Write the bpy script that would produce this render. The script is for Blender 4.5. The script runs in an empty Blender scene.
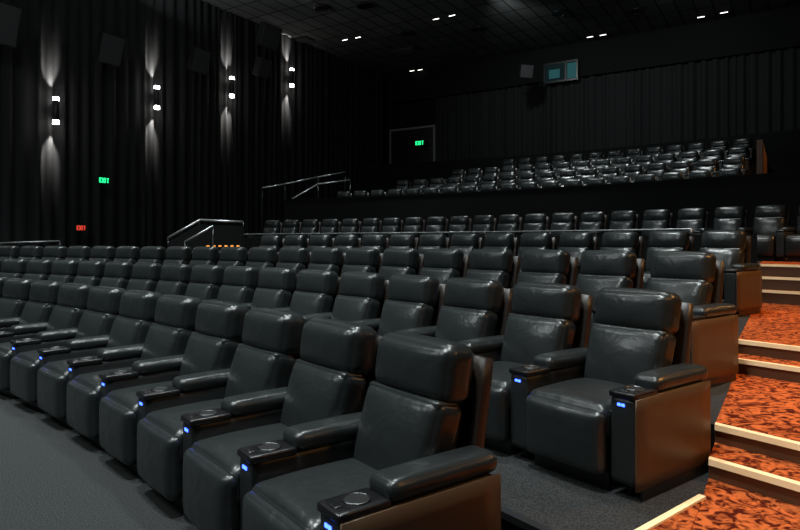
import bpy, bmesh, math, random
from mathutils import Vector, Matrix
random.seed(4)
F=620.0; EYE=1.50
AL=math.radians(58)
A=Vector((math.cos(AL),math.sin(AL),0)); B=Vector((math.sin(AL),-math.cos(AL),0))
C=Vector((-18.17,-11.03,0))
CAX,CLA=18.98,9.56
def P(ax,W,z=0): return C+A*ax+B*(W+CLA)+Vector((0,0,z))
def PR(r,W,z=0):
    L=W+CLA
    return P(math.sqrt(r*r-L*L),W,z)
def PX(x,y,d): return Vector(((x-400)/F*d,d,EYE+(242-y)/F*d))
scn=bpy.context.scene
# ---------- materials ----------
def mat(name,col,rough=.5,metal=0,emit=None,es=0,bump=None,spec=.5):
    m=bpy.data.materials.new(name); m.use_nodes=True
    nt=m.node_tree; b=nt.nodes['Principled BSDF']
    b.inputs['Base Color'].default_value=(*col,1); b.inputs['Roughness'].default_value=rough
    b.inputs['Metallic'].default_value=metal; b.inputs['Specular IOR Level'].default_value=spec
    if emit: b.inputs['Emission Color'].default_value=(*emit,1); b.inputs['Emission Strength'].default_value=es
    if bump:
        tc=nt.nodes.new('ShaderNodeTexCoord'); prev=None
        for sc,st,dist in bump:
            n=nt.nodes.new('ShaderNodeTexNoise'); n.inputs['Scale'].default_value=sc; n.inputs['Detail'].default_value=3
            n.inputs['Distortion'].default_value=.5
            nt.links.new(tc.outputs['Object'],n.inputs['Vector'])
            bp=nt.nodes.new('ShaderNodeBump'); bp.inputs['Strength'].default_value=st; bp.inputs['Distance'].default_value=dist
            nt.links.new(n.outputs['Fac'],bp.inputs['Height'])
            if prev: nt.links.new(prev.outputs['Normal'],bp.inputs['Normal'])
            prev=bp
        nt.links.new(prev.outputs['Normal'],b.inputs['Normal'])
    return m
def noise_col(m,scale,c1,c2,lo=.4,hi=.6,detail=3,tex='noise'):
    nt=m.node_tree; b=nt.nodes['Principled BSDF']
    tc=nt.nodes.new('ShaderNodeTexCoord'); n=nt.nodes.new('ShaderNodeTexNoise')
    n.inputs['Scale'].default_value=scale; n.inputs['Detail'].default_value=detail
    r=nt.nodes.new('ShaderNodeValToRGB'); r.color_ramp.elements[0].position=lo; r.color_ramp.elements[1].position=hi
    r.color_ramp.elements[0].color=(*c1,1); r.color_ramp.elements[1].color=(*c2,1)
    nt.links.new(tc.outputs['Object'],n.inputs['Vector']); nt.links.new(n.outputs['Fac'],r.inputs['Fac'])
    nt.links.new(r.outputs['Color'],b.inputs['Base Color'])
    return n
M={}
M['leather']=mat('black_leather',(.0175,.0205,.021),.28,bump=[(5,.34,.03),(20,.14,.006),(240,.15,.002)])
M['vinyl']=mat('console_vinyl',(.016,.018,.019),.40,bump=[(200,.1,.002)])
M['brown']=mat('back_shell_laminate',(.018,.012,.009),.42)
M['side']=mat('side_panel_laminate',(.075,.043,.023),.42)
M['black']=mat('black_plastic',(.006,.006,.007),.3)
M['well_shade']=mat('cup_well_shade',(.001,.001,.001),.6)  # near-black colour stands in for the shade inside a recess
M['chrome']=mat('cup_ring_metal',(.12,.125,.13),.3,1)
M['led']=mat('blue_led',(.01,.02,.2),.4,emit=(.03,.08,1),es=9)
M['carpet']=mat('grey_carpet',(.04,.04,.042),1,spec=.1,bump=[(90,.5,.01)])
noise_col(M['carpet'],140,(.016,.017,.0175),(.046,.048,.049))
M['red']=mat('patterned_carpet',(.2,.05,.02),1,spec=.1)
n=noise_col(M['red'],11,(.06,.006,.002),(.52,.12,.03),.40,.60,7); n.inputs['Distortion'].default_value=2.2
M['nose']=mat('light_oak_nosing_glow',(.85,.66,.40),.5,emit=(1,.72,.36),es=.16)  # pale oak; added emission stands in for overhead light catching the strips
M['riser']=mat('riser_wood',(.10,.045,.02),.5)
M['dark']=mat('dark_wall_paint',(.0045,.0045,.005),.8,spec=.15)
M['drape']=mat('black_drape',(.018,.018,.019),.9,spec=.15)
M['metal']=mat('brushed_rail',(.50,.51,.52),.35,.8)
M['spk']=mat('speaker_cabinet',(.012,.012,.013),.5)
M['grille']=mat('speaker_grille',(.055,.055,.058),.7)
M['lamp']=mat('lamp_glow',(1,1,1),.5,emit=(1,.97,.9),es=30)
M['dl']=mat('downlight_glow',(1,1,1),.5,emit=(1,.97,.92),es=3)
M['exit']=mat('exit_green',(.0,.3,.1),.5,emit=(.02,1,.3),es=1.6)
M['exitbox']=mat('exit_housing',(.005,.02,.01),.5)
M['redsign']=mat('red_sign',(.3,.02,.02),.5,emit=(1,.08,.05),es=.7)
M['glass']=mat('booth_glass',(.004,.008,.01),.6,emit=(.05,.2,.24),es=.03,spec=.1)
M['glass2']=mat('booth_lit_pane',(.01,.02,.02),.6,emit=(.1,.5,.55),es=.12,spec=.1)
M['frame']=mat('door_frame_paint',(.16,.17,.16),.5)
M['orange']=mat('aisle_led',(1,.4,.1),.5,emit=(1,.35,.05),es=.9)
M['screen']=mat('screen_fabric',(.25,.25,.25),.9)
m=mat('ceiling_tiles',(.1,.1,.1),.9,spec=.1); M['ceil']=m
nt=m.node_tree; tc=nt.nodes.new('ShaderNodeTexCoord'); mp=nt.nodes.new('ShaderNodeMapping'); mp.inputs['Rotation'].default_value=(0,0,-AL)
br=nt.nodes.new('ShaderNodeTexBrick'); br.offset=0; br.inputs['Scale'].default_value=1; br.inputs['Mortar Size'].default_value=.03
br.inputs['Brick Width'].default_value=1.2; br.inputs['Row Height'].default_value=.6
br.inputs['Color1'].default_value=(.12,.125,.125,1); br.inputs['Color2'].default_value=(.085,.09,.09,1); br.inputs['Mortar'].default_value=(.010,.010,.010,1)
nt.links.new(tc.outputs['Object'],mp.inputs['Vector']); nt.links.new(mp.outputs['Vector'],br.inputs['Vector']); nt.links.new(br.outputs['Color'],nt.nodes['Principled BSDF'].inputs['Base Color'])

# ---------- mesh helpers ----------
class MB:
    def __init__(s): s.bm=bmesh.new(); s.mats=[]
    def mi(s,k):
        if k not in s.mats: s.mats.append(k)
        return s.mats.index(k)
    def poly(s,pts,faces,k,smooth=False):
        vs=[s.bm.verts.new(p) for p in pts]; i=s.mi(k)
        for f in faces:
            try: fc=s.bm.faces.new([vs[j] for j in f]); fc.material_index=i; fc.smooth=smooth
            except ValueError: pass
        return vs
    def rbox(s,c,h,r,k,n=10,bulge=(0,0,0),M4=None,taper=0):
        """rounded, optionally bulged box"""
        c=Vector(c); h=Vector(h); idx={}; pts=[]; faces=[]
        def co(i): return math.sin(math.pi/2*(2*i/n-1))
        def vert(i,j,l):
            key=(i,j,l)
            if key in idx: return idx[key]
            q=Vector((co(i),co(j),co(l))); p=Vector((q.x*h.x,q.y*h.y,q.z*h.z))
            inn=Vector([max(-(h[a]-r),min(h[a]-r,p[a])) for a in range(3)])
            d=p-inn
            if d.length>1e-9: p=inn+d.normalized()*r
            u=[1-q[a]**2 for a in range(3)]
            o=Vector((0,0,0))
            for a in range(3):
                b1,b2=[x for x in range(3) if x!=a]
                if abs(q[a])>.5: o[a]=math.copysign(1,q[a])*bulge[a]*(max(u[b1],0)*max(u[b2],0))**.6
            p=p+o
            p.x*=1+taper*p.z/h.z
            if M4: p=M4@p
            idx[key]=len(pts); pts.append(p+c); return idx[key]
        R=range(n)
        for a in R:
            for b in R:
                for side in (0,n):
                    for ax in range(3):
                        q=[(a,b),(a+1,b),(a+1,b+1),(a,b+1)]
                        ks=[]
                        for (u,v) in q:
                            if ax==0: ks.append(vert(side,u,v))
                            elif ax==1: ks.append(vert(v,side,u))
                            else: ks.append(vert(u,v,side))
                        if side==0: ks=ks[::-1]
                        faces.append(ks)
        s.poly(pts,faces,k,True)
    def box(s,c,h,k,M4=None):
        c=Vector(c); pts=[]
        for x in(-1,1):
            for y in(-1,1):
                for z in(-1,1):
                    p=Vector((x*h[0],y*h[1],z*h[2]))
                    if M4: p=M4@p
                    pts.append(p+c)
        s.poly(pts,[(0,1,3,2),(4,6,7,5),(0,4,5,1),(2,3,7,6),(0,2,6,4),(1,5,7,3)],k)
    def cyl(s,p0,p1,r,k,n=16,r1=None,cap=True):
        p0=Vector(p0);p1=Vector(p1); d=(p1-p0).normalized(); up=Vector((0,0,1)) if abs(d.z)<.9 else Vector((1,0,0))
        u=d.cross(up).normalized(); v=d.cross(u); r1=r if r1 is None else r1
        pts=[p0+(u*math.cos(t)+v*math.sin(t))*r for t in [2*math.pi*i/n for i in range(n)]]+[p1+(u*math.cos(t)+v*math.sin(t))*r1 for t in [2*math.pi*i/n for i in range(n)]]
        vs=s.poly(pts,[(i,(i+1)%n,n+(i+1)%n,n+i) for i in range(n)],k,True)
        if cap:
            i=s.mi(k)
            for q in (vs[:n][::-1],vs[n:]): 
                f=s.bm.faces.new(q); f.material_index=i
    def torus(s,c,R,r,k,n=24,m=8):
        pts=[];fs=[]
        for i in range(n):
            for j in range(m):
                a=2*math.pi*i/n;b=2*math.pi*j/m
                pts.append(Vector(c)+Vector(((R+r*math.cos(b))*math.cos(a),(R+r*math.cos(b))*math.sin(a),r*math.sin(b))))
                fs.append((i*m+j,((i+1)%n)*m+j,((i+1)%n)*m+(j+1)%m,i*m+(j+1)%m))
        s.poly(pts,fs,k,True)
    def mesh(s,name,sc=None):
        bmesh.ops.recalc_face_normals(s.bm,faces=s.bm.faces)
        if sc: bmesh.ops.scale(s.bm,vec=sc,verts=s.bm.verts)
        me=bpy.data.meshes.new(name); s.bm.to_mesh(me); s.bm.free()
        for k in s.mats: me.materials.append(M[k])
        return me
    def obj(s,name,loc=(0,0,0),rot=(0,0,0)):
        o=bpy.data.objects.new(name,s.mesh(name)); o.location=loc; o.rotation_euler=rot
        scn.collection.objects.link(o); return o

# ---------- recliner ----------
def recliner(end,hi=True):
    b=MB(); n=16 if hi else 6
    lean=lambda a: Matrix.Rotation(math.radians(-a),4,'X')
    b.rbox((0,-.46,.40),(.277,.31,.10),.05,'leather',n,(0,0,.035))
    b.rbox((0,-.755,.285),(.272,.045,.19),.042,'leather',n,(0,.025,0))
    b.box((0,-.38,.06),(.26,.33,.06),'black')
    b.rbox((0,-.125,.650),(.266,.085,.225),.05,'leather',n,(0,.045,0),lean(15),.03)
    b.rbox((0,-.022,.985),(.270,.090,.142),.060,'leather',n,(0,.035,.012),lean(8),.01)
    b.rbox((0,-.088,.845),(.260,.068,.03),.02,'leather',8,M4=lean(12))
    b.rbox((0,.068,.60),(.284,.035,.46),.015,'brown',4,M4=lean(9))
    if hi:
        for x in(-.274,.274): b.cyl((x,-.72,.475),(x,-.20,.475),.005,'leather',6)
    def arm(x):
        b.rbox((x,-.365,.33),(.074,.375,.25),.018,'vinyl',6)
        b.rbox((x,-.635,.590),(.080,.115,.020),.014,'black',6)
        b.torus((x,-.625,.611),.050,.005,'chrome')
        b.cyl((x,-.625,.600),(x,-.625,.6125),.046,'well_shade',24)  # flat disc coloured dark where the cup recess would be shaded
        b.rbox((x,-.715,.611),(.024,.014,.003),.002,'chrome',4)
        b.rbox((x,-.245,.625),(.084,.285,.046),.040,'leather',n,(0,0,.008))
        if hi:
            b.box((x-.018,-.7415,.535),(.009,.002,.008),'led'); b.box((x+.006,-.7415,.535),(.009,.002,.008),'led')
        for yy in(-.66,-.05): b.cyl((x,yy,0),(x,yy,.09),.02,'black',8)
    arm(-.3605)
    if end:
        arm(.3605)
        b.rbox((.4425,-.355,.32),(.008,.39,.26),.006,'side',4)
        b.box((.4425,-.355,.03),(.006,.34,.03),'black')
    return b.mesh('recliner_end' if end else 'recliner',(1,1,.93))
me_hi,me_hie=recliner(False),recliner(True)
me_lo,me_loe=recliner(False,False),recliner(True,False)
def row(r,z,th0,sp,Wmin,lo=False,leftx=None):
    th=th0; first=True
    while True:
        W=r*math.sin(AL-th)-CLA
        if W<Wmin: break
        o=bpy.data.objects.new('recliner_chair',(me_loe if lo else me_hie) if first else (me_lo if lo else me_hi))
        o.location=C+Vector((r*math.cos(th),r*math.sin(th),z)); o.rotation_euler=(0,0,th-math.pi/2)
        scn.collection.objects.link(o); first=False
        th+=sp/r
R=math.radians
row(23,0,R(37.32),.735,-15.5)
row(24.8,.14,R(37.35),.733,-15.5)
row(26.45,.36,R(38.6),.733,-15.5)
row(29.6,.60,R(40.6),.735,-10.3,True)
row(34.2,1.15,R(38.5),.74,-14.6,True)
for i,(r,z,wl) in enumerate([(38.5,2.4,-14.6),(40.35,2.93,-13.6),(42.2,3.46,-12.2),(44.05,4.0,-10.4)]):
    th=AL-math.asin((-1.3+CLA)/r); row(r,z,th,.74,wl,True)

# ---------- tiers ----------
def tier(name,r0,r1,W0,W1,z0,z1,k,kr=None,n=60):
    b=MB()
    kr=kr or 'dark'
    ii=[];oo=[]
    for i in range(n+1):
        W=W0+(W1-W0)*i/n
        L=W+CLA
        ai=math.sqrt(r0*r0-L*L) if r0>0 else 6.5
        ao=46.9 if r1=='back' else math.sqrt(r1*r1-L*L)
        ii.append((ai,W)); oo.append((ao,W))
    pts=[P(a,w,z1) for a,w in ii]+[P(a,w,z1) for a,w in oo]+[P(a,w,z0) for a,w in ii]+[P(a,w,z0) for a,w in oo]
    N=n+1
    b.poly(pts,[(i,i+1,N+i+1,N+i) for i in range(n)],k)
    b.poly(pts,[(i,i+1,2*N+i+1,2*N+i) for i in range(n)]+[(N+i,N+i+1,3*N+i+1,3*N+i) for i in range(n)]+[(0,N,3*N,2*N),(n,N+n,3*N+n,2*N+n)],kr)
    b.poly(pts,[(2*N+i,2*N+i+1,3*N+i+1,3*N+i) for i in range(n)],kr)
    return b.obj(name)
WLw,WRw,WA=-18.3,2.2,-.38
WU=-15.6
tier('floor',0,23.45,WLw,WRw,-.2,0,'carpet')
T=[(23.45,25.05,.14),(25.05,27.05,.36),(27.05,31.6,.60)]
for r0,r1,z in T: tier('floor_tier',r0,r1,WLw,WA,-.2,z,'carpet')
tier('floor_tier',31.6,36.5,WLw,WA,-.2,1.15,'carpet')
tier('floor_tier',36.6,45.2,WLw,WU,-.2,1.15,'carpet')
for r0,r1,z in [(36.6,39.0,2.4),(39.0,40.85,2.93),(40.85,42.7,3.46),(42.7,45.2,4.0)]: tier('floor_tier',r0,r1,WU,WRw,-.2,z,'carpet')
tier('floor_tier',45.2,'back',WLw,WRw,-.2,5.35,'carpet')
AS=[(23.45,24.72,.14),(24.72,25.05,.25),(25.05,26.74,.36),(26.74,27.05,.48),(27.05,31.04,.60),(31.04,31.32,.783),(31.32,31.6,.967),(31.6,36.48,1.15)]
for r0,r1,z in AS:
    tier('aisle_step',r0,r1,WA,WRw,-.2,z,'red','riser',12)
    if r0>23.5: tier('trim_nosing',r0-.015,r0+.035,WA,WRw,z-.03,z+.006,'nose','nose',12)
    else: tier('trim_nosing',r0-.015,r0+.035,WLw,WRw,z-.03,z+.006,'vinyl','vinyl',60)
p=Vector((.93,2.735,0)); q=Vector((1.605,3.289,0)); p2=PR(23.49,WA-.002)
b=MB(); tri=[p,q,p2]
b.poly([v+Vector((0,0,.1401)) for v in tri]+[v+Vector((0,0,.146)) for v in tri],[(0,1,2),(3,4,5),(0,1,4,3),(1,2,5,4),(2,0,3,5)],'red'); b.obj('aisle_carpet_edge')
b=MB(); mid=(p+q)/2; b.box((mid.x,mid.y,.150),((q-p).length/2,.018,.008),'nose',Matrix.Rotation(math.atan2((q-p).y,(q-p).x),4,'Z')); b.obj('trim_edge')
tier('guard_wall',31.55,31.65,-14.6,WA-.02,1.15,1.62,'dark')
b=MB(); n=50
pts=[PR(31.6,-14.6+(WA-1.0+14.6)*i/n,1.72) for i in range(n+1)]
for i in range(n): b.cyl(pts[i],pts[i+1],.014,'metal',8,cap=False)
for i in range(0,n+1,5): b.cyl(pts[i]-Vector((0,0,.10)),pts[i],.012,'metal',6)
b.obj('guard_rail')
tier('parapet_wall',36.5,36.6,WU,WRw,1.15,3.03,'dark')
tier('trim_parapet',36.48,36.62,WU,WRw,3.03,3.06,'black')
# ---------- room shell ----------
H=10.5
def wallbox(name,p,q,z0,z1,th,k):
    b=MB(); d=(q-p); m=(p+q)/2; b.box((m.x,m.y,(z0+z1)/2),(d.length/2,th/2,(z1-z0)/2),k,Matrix.Rotation(math.atan2(d.y,d.x),4,'Z')); return b.obj(name)
AXB=47.0
wallbox('wall_left',P(6.4,WLw-.45),P(AXB+.5,WLw-.45),-.2,H,.1,'dark')
wallbox('wall_right',P(6.4,WRw+.1),P(AXB+.5,WRw+.1),-.2,H,.1,'dark')
wallbox('wall_back',P(AXB+.45,WLw-.4),P(AXB+.45,WRw+.1),-.2,H,.1,'dark')
wallbox('wall_front',P(6.4,WLw-.4),P(6.4,WRw+.1),-.2,H,.1,'dark')
wallbox('projection_screen',P(6.6,WLw+1),P(6.6,WRw-1),1.2,9.5,.05,'screen')
b=MB(); cs=[P(6.3,WLw-.5,H),P(AXB+.5,WLw-.5,H),P(AXB+.5,WRw+.2,H),P(6.3,WRw+.2,H)]
cs2=[c+Vector((0,0,.2)) for c in cs]
b.poly(cs+cs2,[(0,1,2,3),(4,5,6,7),(0,1,5,4),(1,2,6,5),(2,3,7,6),(3,0,4,7)],'ceil'); b.obj('ceiling')
def drape(name,p,q,z0,z1,off,pitch=.34,amp=.07):
    d=(q-p); L=d.length; u=d/L; nrm=Vector((-u.y,u.x,0)); 
    if nrm.dot(P(30,-8)-p)<0: nrm=-nrm
    b=MB(); n=int(L/.028); pts=[]; ph=0
    rnd=random.Random(7); fr=[rnd.uniform(.6,1.5) for _ in range(2000)]; am=[rnd.uniform(.4,1.4) for _ in range(2000)]
    for i in range(n+1):
        s=L*i/n; c=int(ph/(2*math.pi)); ph+=2*math.pi/(pitch*fr[c])*(L/n)
        w=math.sin(ph); w=math.copysign(abs(w)**.7,w)
        o=off+amp*am[c]*w*.8
        x=p+u*s+nrm*o
        pts+= [Vector((x.x,x.y,z0)),Vector((x.x,x.y,z1))]
    b.poly(pts,[(2*i,2*i+2,2*i+3,2*i+1) for i in range(n)],'drape',True)
    return b.obj(name)
drape('curtain_left',P(8,WLw-.4),P(AXB-.1,WLw-.4),.62,H-.03,.2)
drape('curtain_back',P(AXB+.4,WLw+2.9),P(AXB+.4,WRw-.3),5.36,8.95,.2,.42,.1)
wallbox('soffit_back',P(AXB+.15,WLw),P(AXB+.15,WRw),8.96,H-.01,.3,'dark')
# ---------- left wall things ----------
def wl(x,y):
    r=(x-400)/F; d=18.3/(math.cos(AL)-r*math.sin(AL)); return PX(x,y,d)
for (x,y) in [(-90,124),(54,111),(155,98),(230,87.5),(290,78)]:
    c=wl(x,y)+B*.10
    b=MB(); b.cyl((0,0,-.28),(0,0,.28),.085,'spk',20)
    for s in(1,-1): b.cyl((0,0,.28*s),(0,0,.39*s),.085,'lamp',20); b.torus((0,0,.28*s),.090,.008,'chrome')
    b.box((-.11*B.x,-.11*B.y,0),(.06,.06,.1),'spk')
    b.obj('wall_sconce',c)
    for sgn in(1,-1):
        l=bpy.data.lights.new('sconce_lamp','SPOT'); l.energy=620; l.color=(1,.97,.9); l.spot_size=R(36); l.spot_blend=.9; l.shadow_soft_size=.03
        o=bpy.data.objects.new('sconce_lamp',l); o.location=c+Vector((0,0,.41*sgn))+B*.02
        d=Vector((-.44*B.x,-.44*B.y,sgn)); o.rotation_euler=d.to_track_quat('-Z','Y').to_euler(); scn.collection.objects.link(o)
def speaker(x,y,w,h,d=None,extra=0,yaw=0):
    c=(wl(x,y) if d is None else PX(x,y,d))+B*(.6+extra)
    b=MB()
    Mt=Matrix.Rotation(math.atan2(B.y,B.x)+math.pi/2+yaw,4,'Z')@Matrix.Rotation(R(18),4,'X')
    f=-.22;k=.22
    pts=[(-w,f,-h),(w,f,-h),(w,f,h),(-w,f,h),(-w*.6,k,-h*.85),(w*.6,k,-h*.85),(w*.6,k,h),(-w*.6,k,h)]
    b.poly([Mt@Vector(p) for p in pts],[(0,1,2,3),(4,5,6,7),(0,1,5,4),(1,2,6,5),(2,3,7,6),(3,0,4,7)],'spk')
    b.box(Mt@Vector((0,f-.012,0)),(w*.92,.01,h*.92),'grille',Mt)
    b.cyl(Mt@Vector((0,k,0)),Mt@Vector((0,k,0))-B*.35,.03,'black',8)
    b.obj('wall_speaker',c)
for a in [(96,52,.38,.46),(186,63,.34,.42),(250,70,.30,.38),(-12,27,.4,.55)]: speaker(*a)
speaker(252,40,.5,.45,24.5,.2)
speaker(512,73,.30,.28,27.5,0,-.8)
def sign(name,c,w,h,nrm,k,txt=True):
    ang=math.atan2(nrm.y,nrm.x)+math.pi/2; Mt=Matrix.Rotation(ang,4,'Z'); b=MB()
    b.box((0,0,0),(w,.03,h),'exitbox',Mt)
    s=w*2/5.2; t=h*.13; H2=h*.62
    def bar(cx,cz,hx,hz,rot=0): b.box(Mt@Vector((cx,-.035,cz)),(hx,.006,hz),k,Mt@Matrix.Rotation(rot,4,'Y'))
    x0=-1.65*s
    bar(x0-.3*s,0,t,H2); 
    for z in(-1,0,1): bar(x0,z*(H2-t),.32*s,t)
    x0=-.5*s; bar(x0,0,t,H2*1.15,.5); bar(x0,0,t,H2*1.15,-.5)
    bar(.45*s,0,t,H2)
    x0=1.5*s; bar(x0,0,t,H2); bar(x0,H2-t,.42*s,t)
    b.cyl((0,0,h),(0,0,h+.12),.015,'black',8)
    b.obj(name,c)
sign('exit_sign',wl(97,181)+B*.35,.2,.12,B,'exit')
sign('exit_sign',wl(74,228)+B*.35,.17,.11,B,'redsign')
def wb(x,y,off=0):
    r=(x-400)/F; d=(AXB-CAX-off)/(math.sin(AL)+r*math.cos(AL)); return PX(x,y,d)
dl=wb(392,150,-.15); dr=wb(434,150,-.15)
z0,z1=5.36,7.45
b=MB(); Mt=Matrix.Rotation(math.atan2(B.y,B.x),4,'Z'); mid=(dl+dr)/2; w=(dr-dl).length/2
b.box((0,0,0),(w,.04,(z1-z0)/2),'black',Mt)
for s in(-1,1): b.box(Mt@Vector((s*(w+.05),-.03,0)),(.05,.07,(z1-z0)/2+.04),'frame',Mt)
b.box(Mt@Vector((0,-.03,(z1-z0)/2+.05)),(w+.1,.07,.05),'frame',Mt)
b.box(Mt@Vector((0,-.05,0)),(.01,.01,(z1-z0)/2),'dark',Mt)
for s in(-1,1): b.box(Mt@Vector((s*w*.5,-.07,-.1)),(w*.35,.02,.03),'dark',Mt)
b.obj('door_1',(mid.x,mid.y,(z0+z1)/2))
sign('exit_sign',wb(420,143,.2),.3,.16,-A,'exit')
b=MB(); b.box((0,0,0),(.75,.03,.4),'glass',Mt)
b.box(Mt@Vector((.5,-.035,.0)),(.2,.006,.34),'glass2',Mt); b.box(Mt@Vector((-.3,-.035,-.05)),(.25,.006,.2),'glass2',Mt)
for s in(-1,.32,1): b.box(Mt@Vector((s*.75,-.04,0)),(.04,.04,.45),'black',Mt)
for s in(-1,1): b.box(Mt@Vector((0,-.04,s*.42)),(.8,.04,.04),'black',Mt)
b.obj('window_1',wb(561,72,.12))
def pc(x,y): return PX(x,y,(H-EYE)*F/(242-y))
for (x,y) in [(345,39),(358,36.5),(412,70),(420,69),(436,18),(452,14.5),(590,36),(603,34),(701,16),(724,11.5)]:
    c=pc(x,y); b=MB(); b.box((0,0,-.02),(.16,.045,.02),'black',Mt); b.box((0,0,-.045),(.13,.025,.006),'dl',Mt); b.obj('ceiling_downlight',c)
for (x,y) in [(322,7),(365,5),(478,28),(560,12),(636,10),(408,33)]:
    c=pc(x,y); b=MB(); b.cyl((0,0,-.05),(0,0,0),.32,'black',24); b.torus((0,0,-.05),.3,.03,'black'); b.obj('ceiling_speaker',c)
for (x,y) in [(405,50),(300,40)]:
    c=pc(x,y); b=MB(); b.box((0,0,-.03),(.6,.3,.03),'spk',Mt)
    for i in range(5): b.box(Mt@Vector((0,-.24+.12*i,-.07)),(.55,.015,.015),'grille',Mt)
    b.obj('ceiling_vent',c)
# ---------- handrails ----------
def rail(name,pts,foot,rad=.03,posts=None,panel=False):
    b=MB()
    for i in range(len(pts)-1): b.cyl(pts[i],pts[i+1],rad,'metal',10)
    for p_,f in zip(pts,foot): b.cyl((p_.x,p_.y,f),p_,.015,'black',8)
    if panel:
        for i in range(len(pts)-1):
            p0,p1=pts[i],pts[i+1]; q=[Vector((p0.x,p0.y,foot[i])),Vector((p1.x,p1.y,foot[i+1])),p1-Vector((0,0,.1)),p0-Vector((0,0,.1))]
            nn=Vector((-(p1-p0).y,(p1-p0).x,0)).normalized()*.04
            b.poly([v-nn for v in q]+[v+nn for v in q],[(0,1,2,3),(4,5,6,7),(0,1,5,4),(1,2,6,5),(2,3,7,6),(3,0,4,7)],'dark')
    return b.obj(name)
rail('handrail',[PX(168,238,15),PX(200,220,15),PX(243,222,15)],[.6,.6,.6],.03,panel=True)
rail('handrail',[PX(185,242,14.3),PX(213,226,14.3)],[.6,.6],.025)
rail('handrail',[PX(0,243,15.5),PX(60,241,16)],[.36,.36],.02)
rail('handrail',[PX(262,188,22.8),PX(285,184,23.2),PX(318,177,24),PX(345,172,24.6)],[1.15,2.4,2.4,2.93],.03)
rail('handrail',[PX(292,199,22.6),PX(318,184,23.2),PX(350,180,23.8)],[1.15,2.4,2.4],.03)
b=MB()
for i in range(6):
    c=PX(208+6*i,246,14.5); b.box(c,(.03,.02,.015),'orange')
b.obj('aisle_strip_light')
wallbox('wall_side_stub',PR(36.9,-.55),P(44.5,-.55),2.4,3.9,.12,'riser')
# ---------- lights ----------
def light(name,kind,loc,e,col,tgt=None,**k):
    l=bpy.data.lights.new(name,kind); l.energy=e; l.color=col
    for a,v in k.items(): setattr(l,a,v)
    o=bpy.data.objects.new(name,l); o.location=loc
    if tgt is not None: o.rotation_euler=(Vector(tgt)-Vector(loc)).to_track_quat('-Z','Y').to_euler()
    scn.collection.objects.link(o)
cool=(.92,1,.99)
for ax,W,e in [(20,-1.5,3000),(20,-7,2900),(20,-12.5,2600),(24.5,-3,1800),(24.5,-9,2200),(24.5,-14,2000),(29,-4,1800),(29,-11,1900)]:
    light('house_light','SPOT',P(ax,W,H-.15),e,cool,P(ax+.8,W,0),spot_size=R(72),spot_blend=.7,shadow_soft_size=.4)
for ax,W in [(35.5,-3.5),(35.5,-8),(35.5,-12.5),(40,-4),(40,-8.5)]:
    light('house_light','SPOT',P(ax,W,H-.15),1500,cool,P(ax+.8,W,0),spot_size=R(74),spot_blend=.8,shadow_soft_size=.5)
for ax,W,e in [(15,-4,400),(15,-12,400),(22,-8,180)]:
    light('room_fill_light','AREA',P(ax,W,H-.1),e,cool,P(ax+3,W,0),shape='DISK',size=1.6)  # added soft fill for general ambience and seats, not real panels
for W in (-3,-9): light('drape_wash_light','SPOT',P(40,W,H-.15),520,cool,P(47,W,7),spot_size=R(100),spot_blend=1,shadow_soft_size=.3)
light('ceiling_fill_light','AREA',P(22,1.7,8.6),110,cool,P(25,-6,12),shape='RECTANGLE',size=6,size_y=.3)  # added uplight to brighten the ceiling, no cove fixture behind it
light('ceiling_fill_light','AREA',P(30,-16.6,8.9),220,cool,P(30.5,-15,12),shape='RECTANGLE',size=5,size_y=.2)  # second added uplight, lifts the ceiling near the left wall
warm=(1,.45,.12)
for ax,W,z,e,t in [(21.5,1.9,3.2,60,P(22.5,-.3,.1)),(24.5,1.9,3.4,240,P(24,.1,.4)),(28,1.9,3.6,330,P(27,.2,.5)),(31.5,1.9,4.2,290,P(31,.2,1))]:
    light('aisle_warm_light','SPOT',P(ax,W,z),e*1.6,warm,t,spot_size=R(74),spot_blend=.9,shadow_soft_size=.12)
light('aisle_warm_light','SPOT',P(38.5,1.6,5.5),200,warm,P(38,-.6,3),spot_size=R(80),spot_blend=.8,shadow_soft_size=.1)
w=bpy.data.worlds.new('World'); scn.world=w; w.use_nodes=True; w.node_tree.nodes['Background'].inputs[0].default_value=(.5,.55,.6,1); w.node_tree.nodes['Background'].inputs[1].default_value=.002
cam=bpy.data.cameras.new('Camera'); co=bpy.data.objects.new('Camera',cam); scn.collection.objects.link(co)
co.location=(0,0,EYE); co.rotation_euler=(math.pi/2,0,0); cam.lens=F/800*36; cam.sensor_width=36; cam.shift_y=-23/800; cam.clip_end=200
scn.camera=co
scn.view_settings.view_transform='Standard'; scn.view_settings.look='None'
